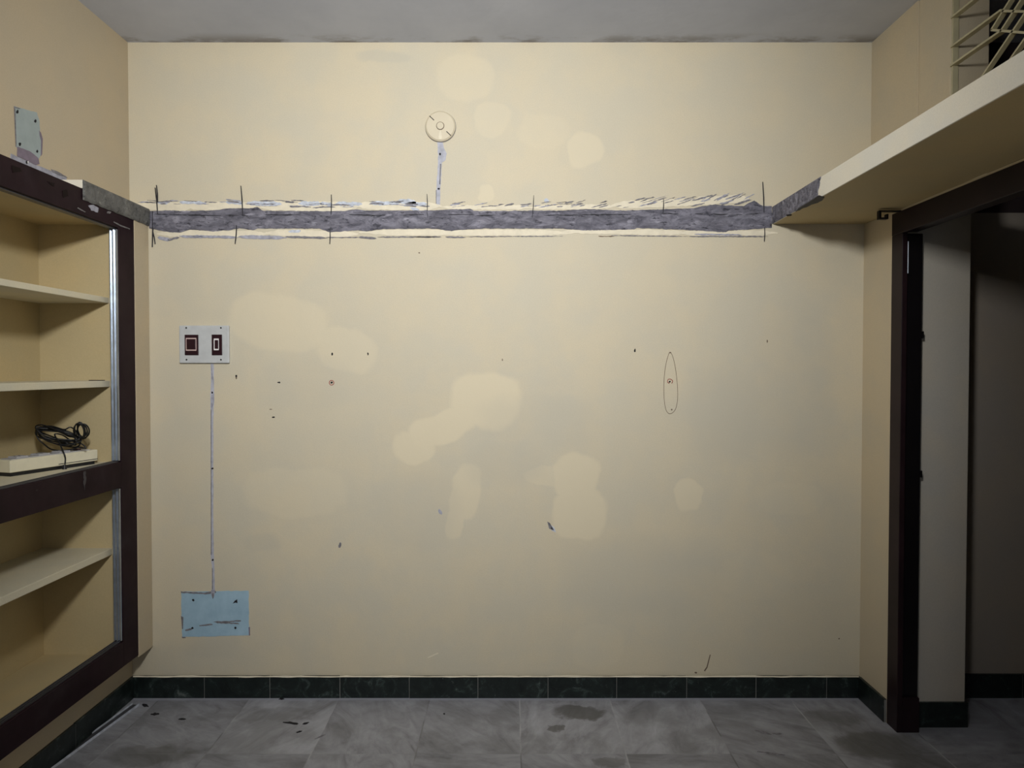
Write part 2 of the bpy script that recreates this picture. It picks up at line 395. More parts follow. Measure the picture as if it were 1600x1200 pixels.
# uneven bead of paint running along the top of the skirting
def bead(name, p0, p1, r0, amp, seed, parent, mat):
    bm = bmesh.new(); rnd = random.Random(seed); n = 160; d = (p1 - p0)
    prev = None
    out = Vector((0, -1, 0)) if abs(d.x) > abs(d.y) else Vector((1 if p0.x < 0 else -1, 0, 0))
    for i in range(n + 1):
        p = p0 + d * (i / n)
        h = r0 + amp * (noise.noise(Vector((i * .13, seed, 0))) + .6 * noise.noise(Vector((i * .5, seed, 3))))
        h = max(h, 0.0012); lo = 0.6 * max(0, noise.noise(Vector((i * .22, seed, 7)))) * amp * 2
        q = [bm.verts.new(p + Vector((0, 0, -lo)) + out * .0005), bm.verts.new(p + out * .0045 + Vector((0, 0, -lo))),
             bm.verts.new(p + out * .003 + Vector((0, 0, h))), bm.verts.new(p + Vector((0, 0, h + .001)))]
        if prev:
            for k in range(4): bm.faces.new((prev[k], prev[(k + 1) % 4], q[(k + 1) % 4], q[k]))
        else: bm.faces.new(q)
        prev = q
    bm.faces.new(prev)
    return obj(name, bm, mat, parent)
bead('paint_bead', Vector((XLD + .01, -.0125, .097)), Vector((XRD - .01, -.0125, .097)), .0028, .004, 2, bb, M['primer'])

# ------------------------------------------------------------------ marks that belong to the back wall
def rag(pts, n=4, amp=0.8, seed=0):
    """roughen a pixel polygon"""
    rnd = random.Random(seed); out = []
    N = len(pts)
    for i in range(N):
        a, b = pts[i], pts[(i + 1) % N]
        L = math.hypot(b[0] - a[0], b[1] - a[1]); k = max(1, min(n * 4, int(L / 3)))
        for s in range(k):
            u = s / k
            j = amp if s else amp * .4
            out.append((a[0] + (b[0] - a[0]) * u + rnd.uniform(-j, j), a[1] + (b[1] - a[1]) * u + rnd.uniform(-j, j)))
    return out
def wall_poly(bm, pts, y0=0.0, th=0.001):
    prism(bm, [onY(x, y, y0 - th) for x, y in pts], (0, th, 0))
def mark(name, pts, mat, parent=wall_back, th=0.0009, y0=0.0, label=None):
    bm = bmesh.new(); wall_poly(bm, pts, y0, th); o = obj(name, bm, mat, parent)
    if label: o['label'] = label
    return o
def dot(x, y, w, h, rot=0, n=9, jag=.25, seed=0):
    rnd = random.Random(seed + x * 3 + y); P = []
    for i in range(n):
        a = 2 * pi * i / n; k = 1 + rnd.uniform(-jag, jag)
        u, v = w / 2 * cos(a) * k, h / 2 * sin(a) * k
        P.append((x + u * cos(rot) - v * sin(rot), y + u * sin(rot) + v * cos(rot)))
    return P
for (x, y, w_, h_, r, mt) in ((519, 553.5, 2.6, 5, .1, 'hole'), (575, 553, 2.6, 4.5, -.2, 'hole'), (369, 590, 2.4, 6.5, 0, 'hair'), (369.2, 587.5, 3, 3, 0, 'hole'),
        (436, 597.5, 5, 2.4, 0, 'hole'), (427.5, 652, 5, 2, 0, 'hole'), (423, 639.5, 4, 1.4, 0, 'hair'), (992, 547.5, 3, 5, .1, 'hole'),
        (1199, 533, 1.8, 5, 0, 'hair'), (785, 562, 1.6, 4, 0, 'hair'), (655, 395, 3, 2.4, 0, 'hair'), (1311, 998, 2.4, 3, 0, 'hair'), (1087, 1051, 4, 2.5, 0, 'hair')):
    mark('nail_hole', dot(x, y, w_, h_, r), M[mt])
mark('chip', dot(531, 852, 4.5, 8, .2), M['scratch']); mark('chip', dot(688, 800, 5, 9, -.4), M['greyblue'])
mark('chip', [(855, 815), (859, 817), (866, 829), (858, 826)], M['scratch']); mark('chip', [(859, 819), (866, 824), (869, 832), (862, 829)], M['putty'])
mark('scratch', [(668, 1027), (684, 1020), (685, 1021.5), (669, 1028.5)], M['primer'])
mark('scratch', [(1100, 1048), (1104, 1042), (1109, 1023), (1110.5, 1023), (1105.5, 1043), (1101.5, 1049)], M['hair'])
def ring(name, pts, r, mat, closed=True, parent=wall_back):
    bm = bmesh.new(); P = [onY(x, y, -.0006) for x, y in pts]
    tube(bm, catmull(P, 6, closed), r, 5, closed); return obj(name, bm, mat, parent)
ring('red_circle', [(518 + 3.6 * cos(a), 598 + 3.6 * sin(a)) for a in [i * pi / 4 for i in range(8)]], .0015, M['red'])
mark('nail_hole', dot(518, 598, 3.4, 3.4), M['hole'])
ring('pencil_ellipse', [(1047, 550), (1052, 560), (1056, 580), (1058.5, 605), (1058.5, 625), (1055, 640), (1047, 646.5), (1040.5, 640), (1037.5, 620), (1037.5, 595), (1039.5, 575), (1043, 559)], .0011, M['hair'])
mark('nail_hole', dot(1047.3, 551, 3, 2.5), M['hair']); mark('nail_hole', dot(1049.5, 640, 3, 2.4, -.5), M['hair'])
ring('red_swirl', [(1049.5, 599), (1051, 595.5), (1048, 592.5), (1044, 593), (1043, 597), (1046, 599)], .0014, M['red'], False)
mark('nail_hole', dot(1046.4, 596.3, 3, 3), M['hole'])

# ------------------------------------------------------------------ cement scar band where the shelf was cut away
TOP = [(233, 330), (267, 328), (294, 329.6), (326, 329), (357, 325), (402, 324), (410, 329), (447, 329.6), (492, 329.6), (540, 329), (558, 327), (571, 329), (625, 329), (684, 328.5),
       (715, 326.7), (736, 326), (740, 329.6), (787, 329.6), (832, 329), (880, 329), (903, 327.5), (926, 326.7), (966, 329), (1024, 327.5), (1081, 325.5), (1116, 319), (1133, 321), (1162, 322), (1178, 313), (1192, 322), (1206, 322)]
BOT = [(233, 357), (267, 363.4), (281, 364), (297, 359), (335, 362), (357, 360), (375, 356.6), (396, 360), (402, 357.3), (459, 357.3), (499, 357.3), (515, 363.4), (560, 360), (571, 362), (598, 358),
       (680, 357.3), (706, 362), (711, 360), (754, 357.3), (880, 357.3), (909, 360.6), (946, 360), (990, 359), (995, 356.3), (1064, 359), (1133, 363.5), (1139, 360.6), (1167, 359), (1206, 356)]
def lerp(L, x):
    for a, b in zip(L[:-1], L[1:]):
        if a[0] <= x <= b[0]: return a[1] + (b[1] - a[1]) * (x - a[0]) / max(1e-6, b[0] - a[0])
    return L[-1][1] if x > L[-1][0] else L[0][1]
pb = onY(237, 345)
band = thing('cement_scar', 'long rough grey cement band with charcoal ticks across the cream back wall', 'cement scar', (pb.x, 0, pb.z))
bm = bmesh.new(); NX, NZ = 420, 12; grid = []
for i in range(NX + 1):
    x = 233 + (1206 - 233) * i / NX
    jt = 1.0 * noise.noise(Vector((x * .11, 1, 0))) + .6 * noise.noise(Vector((x * .45, 2, 0)))
    jb = 1.0 * noise.noise(Vector((x * .11, 5, 0))) + .6 * noise.noise(Vector((x * .45, 6, 0)))
    yt, yb = lerp(TOP, x) + jt, lerp(BOT, x) + jb
    col = []
    for k in range(NZ + 1):
        y = yt + (yb - yt) * k / NZ
        th = 0.0024 + 0.0018 * noise.noise(Vector((x * .06, y * .14, 0))) + 0.0016 * noise.noise(Vector((x * .22, y * .4, 4)))
        if k > NZ * .22: th += 0.0014
        if abs(k - NZ * .22) < .6: th -= 0.0016
        if k in (0, NZ) or i in (0, NX): th = 0.0003
        else: th = max(th, .0008)
        col.append(bm.verts.new(onY(x, y, -th)))
    grid.append(col)
for i in range(NX):
    for k in range(NZ): bm.faces.new((grid[i][k], grid[i][k + 1], grid[i + 1][k + 1], grid[i + 1][k]))
obj('cement_surface', bm, M['cement'], band, smooth=True)
band.location.y = -.0008
# the dark split along the band
rnd = random.Random(3)
for (a, b, y0, y1) in ((243, 262, 334.5, 335.2), (264, 345, 335.2, 336.6), (352, 372, 336, 336), (415, 470, 335.4, 335.5), (545, 602, 335.2, 336.5), (630, 662, 336, 335), (700, 740, 335, 335), (745, 775, 336.5, 336),
                        (784, 792, 336, 332), (850, 905, 336, 336), (905, 985, 335.5, 335), (1030, 1060, 333, 334), (1086, 1100, 334, 334.5), (1100, 1160, 334.5, 335.5), (1165, 1190, 335, 333)):
    n = max(4, int((b - a) / 4)); up, dn = [], []
    for s in range(n + 1):
        u = s / n; x = a + (b - a) * u; y = y0 + (y1 - y0) * u + rnd.uniform(-.35, .35); hw = (0.25 + .8 * rnd.random()) * (sin(pi * u) * .8 + .2)
        up.append((x, y - hw)); dn.append((x, y + hw))
    mark('crack', up + dn[::-1], M['pencil'], band, th=0.005, y0=-.0003)
# chipped pale strip above, in pieces, with scratches and bluish undercoat
def ribbon(a, b, y0, y1, h, seed, jag=.8, step=4):
    rnd = random.Random(seed); n = max(3, int((b - a) / step)); up, dn = [], []
    for s in range(n + 1):
        u = s / n; x = a + (b - a) * u; y = y0 + (y1 - y0) * u; hw = h / 2 * (min(1, 6 * u + .15) * min(1, 6 * (1 - u) + .15))
        up.append((x, y - hw + rnd.uniform(-jag, jag) * .5)); dn.append((x, y + hw + rnd.uniform(-jag, jag) * .5))
    return up + dn[::-1]
for i, (a, b, y0, y1, h) in enumerate(((213, 300, 320, 324, 14), (290, 400, 322, 322, 13), (398, 560, 321, 323, 15), (555, 690, 321, 322, 13), (690, 830, 324, 324, 7), (828, 960, 324, 323, 7), (955, 1100, 321, 315, 12), (1080, 1170, 315, 310, 13))):
    mark('fresh_plaster', ribbon(a, b, y0, y1, h, i, 1.6), M['primer'], band, th=0.0007 + .00012 * (i % 2))
for i, (a, b, y0, y1, h) in enumerate(((247, 262, 317, 318, 4), (280, 322, 316, 317.5, 4.5), (352, 380, 316, 318, 5), (386, 440, 317.5, 318.5, 6.5), (466, 503, 318, 318.5, 7), (500, 520, 318, 320, 5),
                                      (524, 566, 318, 319, 6), (578, 625, 318, 317, 6), (622, 650, 314, 317, 9), (636, 668, 318.5, 319, 6), (640, 655, 325, 328, 4), (850, 858, 313, 314, 6))):
    mark('undercoat', ribbon(a, b, y0, y1, h, 40 + i, 1.8, 3), M['putty'], band, th=0.0012)
SCR = []
rnd = random.Random(11)
for (a, b, n, yc, ys, ln, sl) in ((213, 400, 16, 316, 3.0, 26, .02), (330, 480, 12, 315, 3.2, 22, .05), (400, 560, 12, 321, 3.0, 30, 0), (560, 690, 16, 319, 4.5, 20, 0), (690, 900, 20, 319, 4.0, 18, -.15),
                                  (880, 1000, 14, 319, 5, 16, -.25), (990, 1180, 34, 313, 7.0, 22, -.28), (1090, 1180, 12, 309, 6, 18, -.55)):
    for _ in range(n):
        L = ln * rnd.uniform(.4, 1.2); x = rnd.uniform(a, b - L); y = yc + rnd.uniform(-ys, ys)
        s = sl + rnd.uniform(-.07, .07)
        SCR.append((x, x + L, y - s * L / 2, y + s * L / 2, rnd.uniform(.5, 2.2)))
bmA, bmB = bmesh.new(), bmesh.new()
for i in range(0, len(SCR), 6):
    bm = bmesh.new()
    for j, (a, b, y0, y1, h) in enumerate(SCR[i:i + 6]):
        wall_poly(bmA if (i // 6) % 3 else bmB, ribbon(a, b, y0, y1, h, 100 + i + j, .9, 2.5), th=.0014 + .0001 * j)
    bm.free()
tag(obj('chisel_scratches', bmA, M['scratch'], band), kind='stuff'); tag(obj('plaster_crumbs', bmB, M['greyblue'], band), kind='stuff')
# lower pale edge with its grey line
for i, (a, b, y0, y1, h) in enumerate(((245, 420, 365, 366, 11), (415, 560, 364, 366, 10), (560, 900, 363, 364, 9), (880, 1080, 361, 364, 8), (1060, 1215, 364, 364, 8))):
    mark('fresh_plaster', ribbon(a, b, y0, y1, h, 20 + i, 1.5), M['primer'], band, th=0.0006 + .00012 * (i % 2))
for i, (a, b, y0, y1, h, mt) in enumerate(((246, 266, 371, 375, 6, 'greyblue'), (262, 280, 375, 371, 3, 'scratch'), (280, 320, 369, 371, 4, 'greyblue'), (296, 372, 369, 371, 4, 'greyblue'), (372, 448, 370, 371.5, 5.5, 'greyblue'),
        (446, 512, 370, 372, 3.4, 'scratch'), (510, 562, 371, 371, 1.6, 'scratch'), (560, 588, 370.5, 372.5, 3, 'scratch'), (590, 690, 370.5, 370, 2, 'scratch'), (640, 690, 370, 370.5, 1.8, 'scratch'), (696, 728, 370, 371, 2.4, 'scratch'),
        (725, 880, 370, 369, 1.1, 'scratch'), (935, 960, 369, 369.5, 1.3, 'hair'), (955, 1070, 368, 369.5, 1.2, 'scratch'), (1070, 1200, 369.5, 369.5, 1.6, 'scratch'), (1085, 1160, 366, 367, 2.4, 'greyblue'), (450, 470, 362, 361, 4, 'putty'))):
    mark('lower_edge_mark', ribbon(a, b, y0, y1, h, 70 + i, 1.0, 3), M[mt], band, th=.0012)
for (a, b, wd) in (((242, 293), (246, 335), 1.6), ((244, 289), (246, 316), 1.5), ((376, 290), (379, 337), 1.8), ((517.5, 304), (517, 335.5), 1.7), ((667, 303), (667.5, 330), 1.6), ((667, 331), (668, 340), 1.2),
                   ((834, 305), (831.5, 340), 1.6), ((1037, 311), (1036, 332), 1.5), ((1192, 284), (1194, 332), 1.6), ((238, 330), (237.5, 386), 1.6), ((238, 360), (242, 381), 1.3), ((369.5, 352), (367, 381), 1.8),
                   ((515.5, 357), (515, 381), 1.7), ((1195, 355), (1194.5, 377), 1.3)):
    dx, dy = b[0] - a[0], b[1] - a[1]; L = math.hypot(dx, dy); wd *= .72; nx, ny = -dy / L * wd / 2, dx / L * wd / 2
    mid = ((a[0] + b[0]) / 2 + .5, (a[1] + b[1]) / 2)
    bm = bmesh.new()
    wall_poly(bm, [(a[0] + nx * .5, a[1] + ny), (a[0] - nx * .5, a[1]), (mid[0] - nx, mid[1]), (b[0] - nx * .6, b[1]), (b[0] + nx * .6, b[1]), (mid[0] + nx, mid[1])], 0.0, .0062)
    obj('charcoal_tick', bm, M['pencil'], band)

# ------------------------------------------------------------------ stub of cut shelf above the cupboard
ZS0, ZS1 = 2.102, 2.177
led = thing('shelf_stub', 'short grey cement stub of cut shelf over the far end of the maroon cupboard frame', 'shelf stub', (-1.65, -.23, ZS0))
obj('ledge_body', B(XLU, BX + .002, -.473, 0, 2.1455, ZS1, bev=.002), M['loft'], led)
bm = bmesh.new(); NX = 90; g = []
for i in range(NX + 1):
    Y = -.0 - .474 * i / NX; col = []
    for k in range(11):
        Z = ZS1 - (ZS1 - ZS0) * k / 10
        if k == 10: Z += .003 * noise.noise(Vector((Y * 30, 0, 0)))
        th = .007 + .003 * noise.noise(Vector((Y * 18, Z * 60, 0))) + .0015 * noise.noise(Vector((Y * 70, Z * 160, 0)))
        if k in (0, 10) or i == 0 or i == NX: th = 0.001
        col.append(bm.verts.new((BX + .002 + th, Y, Z)))
    g.append(col)
for i in range(NX):
    for k in range(10): bm.faces.new((g[i][k], g[i][k + 1], g[i + 1][k + 1], g[i + 1][k]))
obj('cement_face', bm, M['cement_ledge'], led, smooth=True)['label'] = 'rough grey cement cut face'

# ------------------------------------------------------------------ built-in cupboard
cup = thing('built_in_cupboard', 'built-in open wall cupboard with maroon wooden frame and cream shelves in the left wall', 'cupboard', (-1.70, -.95, .23))
bm = bmesh.new()
box(bm, -1.69, BX, -.118, -.0005, .228, 2.1445, bev=.003)                      # far masonry cheek
box(bm, -1.69, BX - .036, NY0 + .0, -.118, .228, 2.1445)
box(bm, -1.70, BX - .036, NY1 - .1, NY0, 2.062, 2.1445)                        # over the opening
box(bm, -1.70, BX - .036, NY1 - .1, NY0, .2325, .29)                        # below
box(bm, -1.69, BX, -2.06, -1.945, .228, 2.1445, bev=.003)
obj('plaster_surround', bm, M['cream'], cup)
# lining of the recess
bm = bmesh.new()
box(bm, NB, NB + .004, NY1, NY0, .28, 2.075)
box(bm, NB, -1.644, NY0 - .004, NY0, .28, 2.075)
box(bm, NB, -1.644, NY1, NY1 + .004, .28, 2.075)
box(bm, NB, -1.644, NY1, NY0, 2.062, 2.075)
box(bm, NB, -1.644, NY1, NY0, .2325, .283)
obj('recess_lining', bm, M['niche'], cup)
JD = BX - .035
yA, yB = -.119, -.235
for ya, yb in ((yA, yB), (-1.945, -1.83)):
    obj('frame_post', B(JD, BX, min(ya, yb), max(ya, yb), .238, 2.145, bev=.002), M['wood'], cup)
for z0, z1 in ((2.045, 2.1448), (.982, 1.088), (.2382, .343)):
    rail = obj('frame_rail', B(JD + .0005, BX + .0004, -1.83, yB + .0003, z0, z1, bev=.002), M['wood'], cup)
    bm = bmesh.new()     # raised moulding line on the inner edge and dark glass track
    zz = z0 - .004 if z0 > 2 else z1 + .0
    for xx in (BX - .012, BX - .022, BX - .033):
        box(bm, xx - .0015, xx + .0015, -1.83, yB - .002, zz - .0005, zz + .0045)
    box(bm, BX - .035, BX - .010, -1.83, yB - .002, zz - .001, zz + .001)
    obj('glass_track', bm, M['track'], rail)
bm = bmesh.new()     # glass track under the mid rail
for z0, z1 in ((1.094, 2.039), (.349, .978)):
    bm = bmesh.new()
    box(bm, BX - .034, BX - .0035, yB - .003, yB - .0005, z0, z1)
    for xx in (BX - .005, BX - .0185, BX - .032): box(bm, xx - .0018, xx + .0018, yB - .010, yB - .001, z0, z1)
    obj('aluminium_channel', bm, M['alu'], cup)['label'] = 'bright aluminium sliding glass channel'
for z0, z1 in ((1.740, 1.763), (1.396, 1.422), (1.045, 1.086), (.700, .728)):
    obj('shelf', B(NB + .002, -1.658, NY1 + .002, NY0 - .002, z0, z1, bev=.002), M['shelf'], cup)
M['peel'] = simple('dusty_scrape', (0.15, 0.145, 0.15), 0.8, var=0.3, scale=60)
M['dust'] = simple('dust_smear', (0.055, 0.05, 0.055), 0.8)
M['stain'] = simple('dark_wood_stain', (0.006, 0.002, 0.003), 0.5, spec=0.1)
# peeled spots on the frame
def xmark(name, pts, X, mat, parent, th=.0008, s=1):
    bm = bmesh.new(); prism(bm, [onX(x, y, X + s * th) for x, y in pts], (-s * th, 0, 0)); return obj(name, bm, mat, parent)
xmark('peeled_spot', rag([(138, 321), (146, 320), (154, 325), (153, 332), (143, 329)], amp=.5, seed=1), BX + .0006, M['greyblue'], cup)
xmark('peeled_spot', rag([(168, 330), (174, 331), (172, 334), (167, 333)], amp=.4, seed=2), BX + .0006, M['peel'], cup)
xmark('scrape', rag([(178, 346), (190, 352), (203, 357), (203, 358.4), (189, 354), (178, 347.5)], amp=.2, seed=3), BX + .0006, M['peel'], cup)
xmark('scrape', rag([(122, 324), (134, 331), (133, 332), (121, 325.5)], amp=.2, seed=4), BX + .0006, M['peel'], cup)
xmark('scrape', rag([(130.5, 737), (134, 736), (134.5, 752), (132, 766), (131, 758)], amp=.7, seed=5), BX + .0006, M['dust'], cup)
for P in ([(18, 258), (32, 262), (34, 268), (20, 270)], [(73, 283), (86, 286), (84, 292)], [(97, 298), (105, 296), (107, 306), (99, 309)]):
    xmark('dark_stain', rag(P, amp=.6, seed=6), BX + .0006, M['stain'], cup)

# ------------------------------------------------------------------ power strip on the third shelf
ZT = 1.0862
A0 = onZ(16, 745, ZT); A1 = onZ(153, 724.5, ZT); A0.x -= .0
A1.y = min(A1.y, -.235)
d = (A1 - A0); d.z = 0; L = d.length; d.normalize(); nrm = Vector((d.y, -d.x, 0))  # towards the room
ps = thing('power_strip', 'long cream plastic power strip with black flex piled on it, on the cupboard shelf', 'power strip', ((A0 + A1) / 2))
def local_box(bm, u0, u1, v0, v1, z0, z1, bev=0.0):
    t_ = bmesh.new(); box(t_, u0, u1, v0, v1, z0, z1, bev=bev)
    for v in t_.verts: p = v.co.copy(); v.co = A0 + d * p.x - nrm * p.y + Vector((0, 0, p.z))
    me = bpy.data.meshes.new('t'); t_.to_mesh(me); t_.free(); bm.from_mesh(me); bpy.data.meshes.remove(me); return bm
obj('base', local_box(bmesh.new(), .004, L - .012, .004, .066, 0, .012), M['rubber'], ps)
body = obj('body', local_box(bmesh.new(), 0, L, 0, .072, .013, .058, .003), M['strip'], ps)
top = obj('socket_panel', local_box(bmesh.new(), .012, L - .03, .010, .062, .0575, .061, .001), M['strip_top'], ps)
for k in range(3):
    u = .035 + k * .085
    s_ = obj('socket', local_box(bmesh.new(), u, u + .045, .014, .058, .0605, .0665, .002), M['strip_top'], ps)
    bm = bmesh.new()
    for a, b in ((.5, .3), (.32, .68), (.68, .68)):
        p = A0 + d * (u + .045 * a) - nrm * (.014 + .044 * b) + Vector((0, 0, .0662)); cyl(bm, p, (0, 0, 1), .0028, .0008, 12)
    obj('pin_hole', bm, M['hole'], s_)
obj('rocker_switch', local_box(bmesh.new(), L - .072, L - .055, .024, .048, .0605, .068, .002), M['maroon'], ps)
# seam line low on the front face
obj('seam', local_box(bmesh.new(), L * .52, L - .001, -.0006, .001, .019, .0215), M['rubber'], ps)
rn = random.Random(21); bm = bmesh.new()
def cable(pts, r=.0026, closed=False): tube(bm, catmull([onY(x, y, Y) for x, y, Y in pts], 7, closed), r, 7, closed)
yc = -.36; path = []
for k in range(9):
    cx, cy = 90 + rn.uniform(-3, 3), 681 + rn.uniform(-3, 3); ra, rb = 33 + rn.uniform(-3, 2), 11 + rn.uniform(-6, 3); tl = .26 + rn.uniform(-.10, .14)
    yy = yc + rn.uniform(-.02, .02)
    for j in range(12):
        a = 2 * pi * j / 12 - .4
        u, v = ra * cos(a), rb * sin(a) + 1.2 * sin(3 * a + k)
        path.append((cx + u * cos(tl) - v * sin(tl), cy + u * sin(tl) + v * cos(tl), yy + .03 * sin(a + k)))
for k in range(5):
    cx, cy = 124 + k * 1.6, 673 + rn.uniform(-1, 1); ra, rb = 8.5 + rn.uniform(-3.5, 2), 12 + rn.uniform(-2, 1.5); yy = yc + .012 * (k - 2); tl = -.25
    for j in range(10):
        a = 2 * pi * j / 10 + 2.6
        u, v = ra * cos(a), rb * sin(a)
        path.append((cx + u * cos(tl) - v * sin(tl), cy + u * sin(tl) + v * cos(tl), yy + .02 * sin(a)))
path += [(112, 668, yc), (100, 671, yc - .01), (80, 666, yc), (63, 668, yc), (57, 676, yc), (60, 686, yc), (70, 695, yc), (80, 702, yc - .01), (96, 704, yc - .01), (112, 702, yc), (122, 699, yc), (134, 700.5, yc), (128, 694, yc), (112, 689, yc), (98, 680, yc - .01), (86, 678, yc - .02)]
P = [onY(*p) for p in path] + [onY(88, 685, yc - .03), onY(92, 691, yc - .045), A0 + d * (L * .565) + nrm * .008 + Vector((0, 0, .060)), A0 + d * (L * .58) + nrm * .008 + Vector((0, 0, .04)), A0 + d * (L * .572) + nrm * .009 + Vector((0, 0, .018))]
tube(bm, catmull(P, 7), .0027, 7)
obj('flex_coil', bm, M['rubber'], ps, smooth=True)['label'] = 'tangled coil of thin black flex'
pp = A0 + d * (L * .56) + nrm * .012 + Vector((0, 0, .0005))
obj('plug', cyl(bmesh.new(), pp, (0, 0, 1), .0085, .016, 16, .006), M['rubber'], ps)

# small sliver on the second shelf
p0 = onZ(144, 594.2, 1.422); p1 = onZ(161, 594, 1.422)
sv_y = -.30; 
bm = B(-1.720, -1.655 - .006, -.262, -.250, 1.4222, 1.4252)
tag(obj('wooden_sliver', bm, M['door_wood'], loc=(-1.69, -.256, 1.4222)), 'thin dark sliver of wood lying near the end of the second cupboard shelf', 'sliver')

# ------------------------------------------------------------------ switch board
S0, S1 = onY(280, 567.5, -.013), onY(357.5, 508.5, -.013)
sb = thing('switch_board', 'square grey-white switch board with two maroon switches on the back wall', 'switch board', ((S0.x + S1.x) / 2, 0, S0.z))
bm = bmesh.new(); box(bm, S0.x, S1.x, -.013, 0.0, S0.z, S1.z, bev=.004, seg=3)
obj('face_plate', bm, M['plate'], sb)
def frect(x0, x1, y0, y1, Y): a, b = onY(x0, y1, Y), onY(x1, y0, Y); return a.x, b.x, a.z, b.z
def fbox(x0, x1, y0, y1, Y0, Y1, bev=0.0): a = frect(x0, x1, y0, y1, Y1); return B(a[0], a[1], Y1, Y0, a[2], a[3], bev=bev)
def frame4(x0, x1, y0, y1, wpx, Y0, Y1):
    bm = bmesh.new(); e = .02
    for q in ((x0, x1, y0, y0 + wpx), (x0, x1, y1 - wpx, y1), (x0, x0 + wpx * .5, y0 + wpx - e, y1 - wpx + e), (x1 - wpx * .5, x1, y0 + wpx - e, y1 - wpx + e)):
        a = frect(*q, Y1); box(bm, a[0], a[1], Y1, Y0, a[2], a[3])
    return bm
m1 = obj('switch_module', fbox(288.5, 309.8, 523, 555, -.0125, -.0165, .0015), M['maroon'], sb)
obj('outline', frame4(290.3, 306.7, 528, 548, 1.8, -.016, -.0175), M['pale_plastic'], m1)
obj('rocker', fbox(292.2, 305, 530.3, 546.2, -.016, -.0185, .001), M['maroon'], m1)
m2 = obj('switch_module', fbox(330.7, 346.8, 522.7, 555, -.0125, -.0165, .0015), M['maroon'], sb)
obj('outline', frame4(334, 341.8, 529, 547.2, 2.3, -.016, -.0178), M['white'], m2)
obj('rocker', fbox(335.6, 340.6, 531.6, 544.8, -.016, -.021, .001), M['maroon'], m2)
for x, y in ((291, 512.3), (345.3, 512.3), (291.5, 562), (345.3, 562)):
    c_ = onY(x, y, -.013); obj('screw', cyl(bmesh.new(), (c_.x, -.0125, c_.z), (0, -1, 0), .0036, .002, 14), M['iron'], sb)

# ------------------------------------------------------------------ round junction box
jc = onY(688, 197, -.012)
jb = thing('round_junction_box', 'round cream-painted junction box cover high on the back wall', 'junction box', (jc.x, 0, jc.z - .065))
bm = bmesh.new(); cyl(bm, (jc.x, 0, jc.z), (0, -1, 0), .0665, .010, 56); cyl(bm, (jc.x, -.010, jc.z), (0, -1, 0), .0665, .005, 56, .060)
obj('cover', bm, M['junction'], jb)
bm = bmesh.new(); tube(bm, [Vector((jc.x + .0665 * cos(a), -.0025, jc.z + .0665 * sin(a))) for a in [2 * pi * i / 48 for i in range(48)]], .0018, 6, True)
obj('edge_gap', bm, M['scratch'], jb)
bm = bmesh.new(); tube(bm, [Vector((jc.x + .0165 * cos(a), -.0152, jc.z + .0165 * sin(a))) for a in [2 * pi * i / 32 for i in range(32)]], .0014, 6, True)
obj('centre_ring', bm, M['hair'], jb)
obj('centre_knob', cyl(bmesh.new(), (jc.x, -.0148, jc.z), (0, -1, 0), .015, .003, 28), M['junction'], jb)
for sx in (-1, 1):
    bm = bmesh.new(); a = Vector((jc.x + sx * .027, -.0152, jc.z - sx * .024)); b = Vector((jc.x + sx * .047, -.0150, jc.z - sx * .043))
    dr = (b - a).normalized(); pn = Vector((-dr.z, 0, dr.x)) * .0016
    prism(bm, [a + pn, b + pn, b - pn, a - pn], (0, -.001, 0)); obj('slot', bm, M['hole'], jb)
bm = bmesh.new(); prism(bm, [Vector((jc.x + u, -.0151, jc.z + v)) for u, v in ((-.001, -.018), (.003, -.019), (.008, -.050), (.006, -.0585), (-.006, -.0585), (-.007, -.045))], (0, -.001, 0))
obj('putty_smear', bm, M['primer'], jb)
# ------------------------------------------------------------------ filled conduit chases
def chase(name, label, outline, holes, dark, loc):
    root = thing(name, label, 'conduit chase', loc)
    bm = bmesh.new(); wall_poly(bm, outline, 0, .0016); obj('filled_groove', bm, M['putty2'], root)
    for P in dark: mark('groove_grey_line', P, M['greyblue'] if len(P) > 4 else M['scratch'], root, th=.0021)  # grey and blue-grey lines drawn along the filled groove
    for (x, y, r) in holes: mark('saddle_hole', dot(x, y, r, r * 1.05, seed=4), M['hole'], root, th=.0026)
    return root
M['putty2'] = simple('grey_white_filler', (0.42, 0.43, 0.50), 0.7, var=0.22, scale=30, bump=0.3)
p = onY(686, 322)
chase('conduit_chase', 'short whitish filled conduit chase below the round junction box', rag([(683.5, 221), (691, 221), (694, 232), (698, 240), (696, 250), (690.5, 254), (689.5, 275), (688, 300), (687.5, 321), (682, 321), (681.5, 300), (683.5, 270), (684.5, 245)], amp=.5, seed=9),
      [(687.6, 240.5, 3.6), (685.6, 295, 3.0)], [[(687.5, 256), (689.5, 256), (688, 288), (686.3, 288)], [(681, 297), (682.2, 297), (682, 318), (681, 318)], [(684, 292), (688, 292), (688, 296), (685.5, 298), (683, 295)]], (p.x, 0, p.z))
p = onY(333, 924)
chase('conduit_chase', 'long thin grey filled conduit chase between the switch board and the lower blue patch', rag([(329.3, 568), (333.8, 568), (334.3, 600), (334.3, 625), (333.2, 660), (333.2, 730), (333, 800), (334, 868), (334.5, 880), (335.5, 922), (331, 922), (331, 885), (329.3, 870), (329.5, 800), (329, 730), (329, 660), (328.8, 620), (329.6, 590)], amp=.35, seed=8),
      [(331.5, 613.5, 3.2), (332, 732, 3.0), (332.4, 875, 3.0)], [[(329, 569), (331, 569), (332.5, 585), (333.5, 596), (330.5, 592)], [(330.5, 617), (334.5, 615), (334.5, 628), (331, 640), (329.3, 632)], [(329.2, 640), (330.4, 640), (330.6, 868), (329.4, 866)], [(331.3, 888), (332.3, 888), (332.6, 921), (331.4, 921)]], (p.x, 0, p.z))
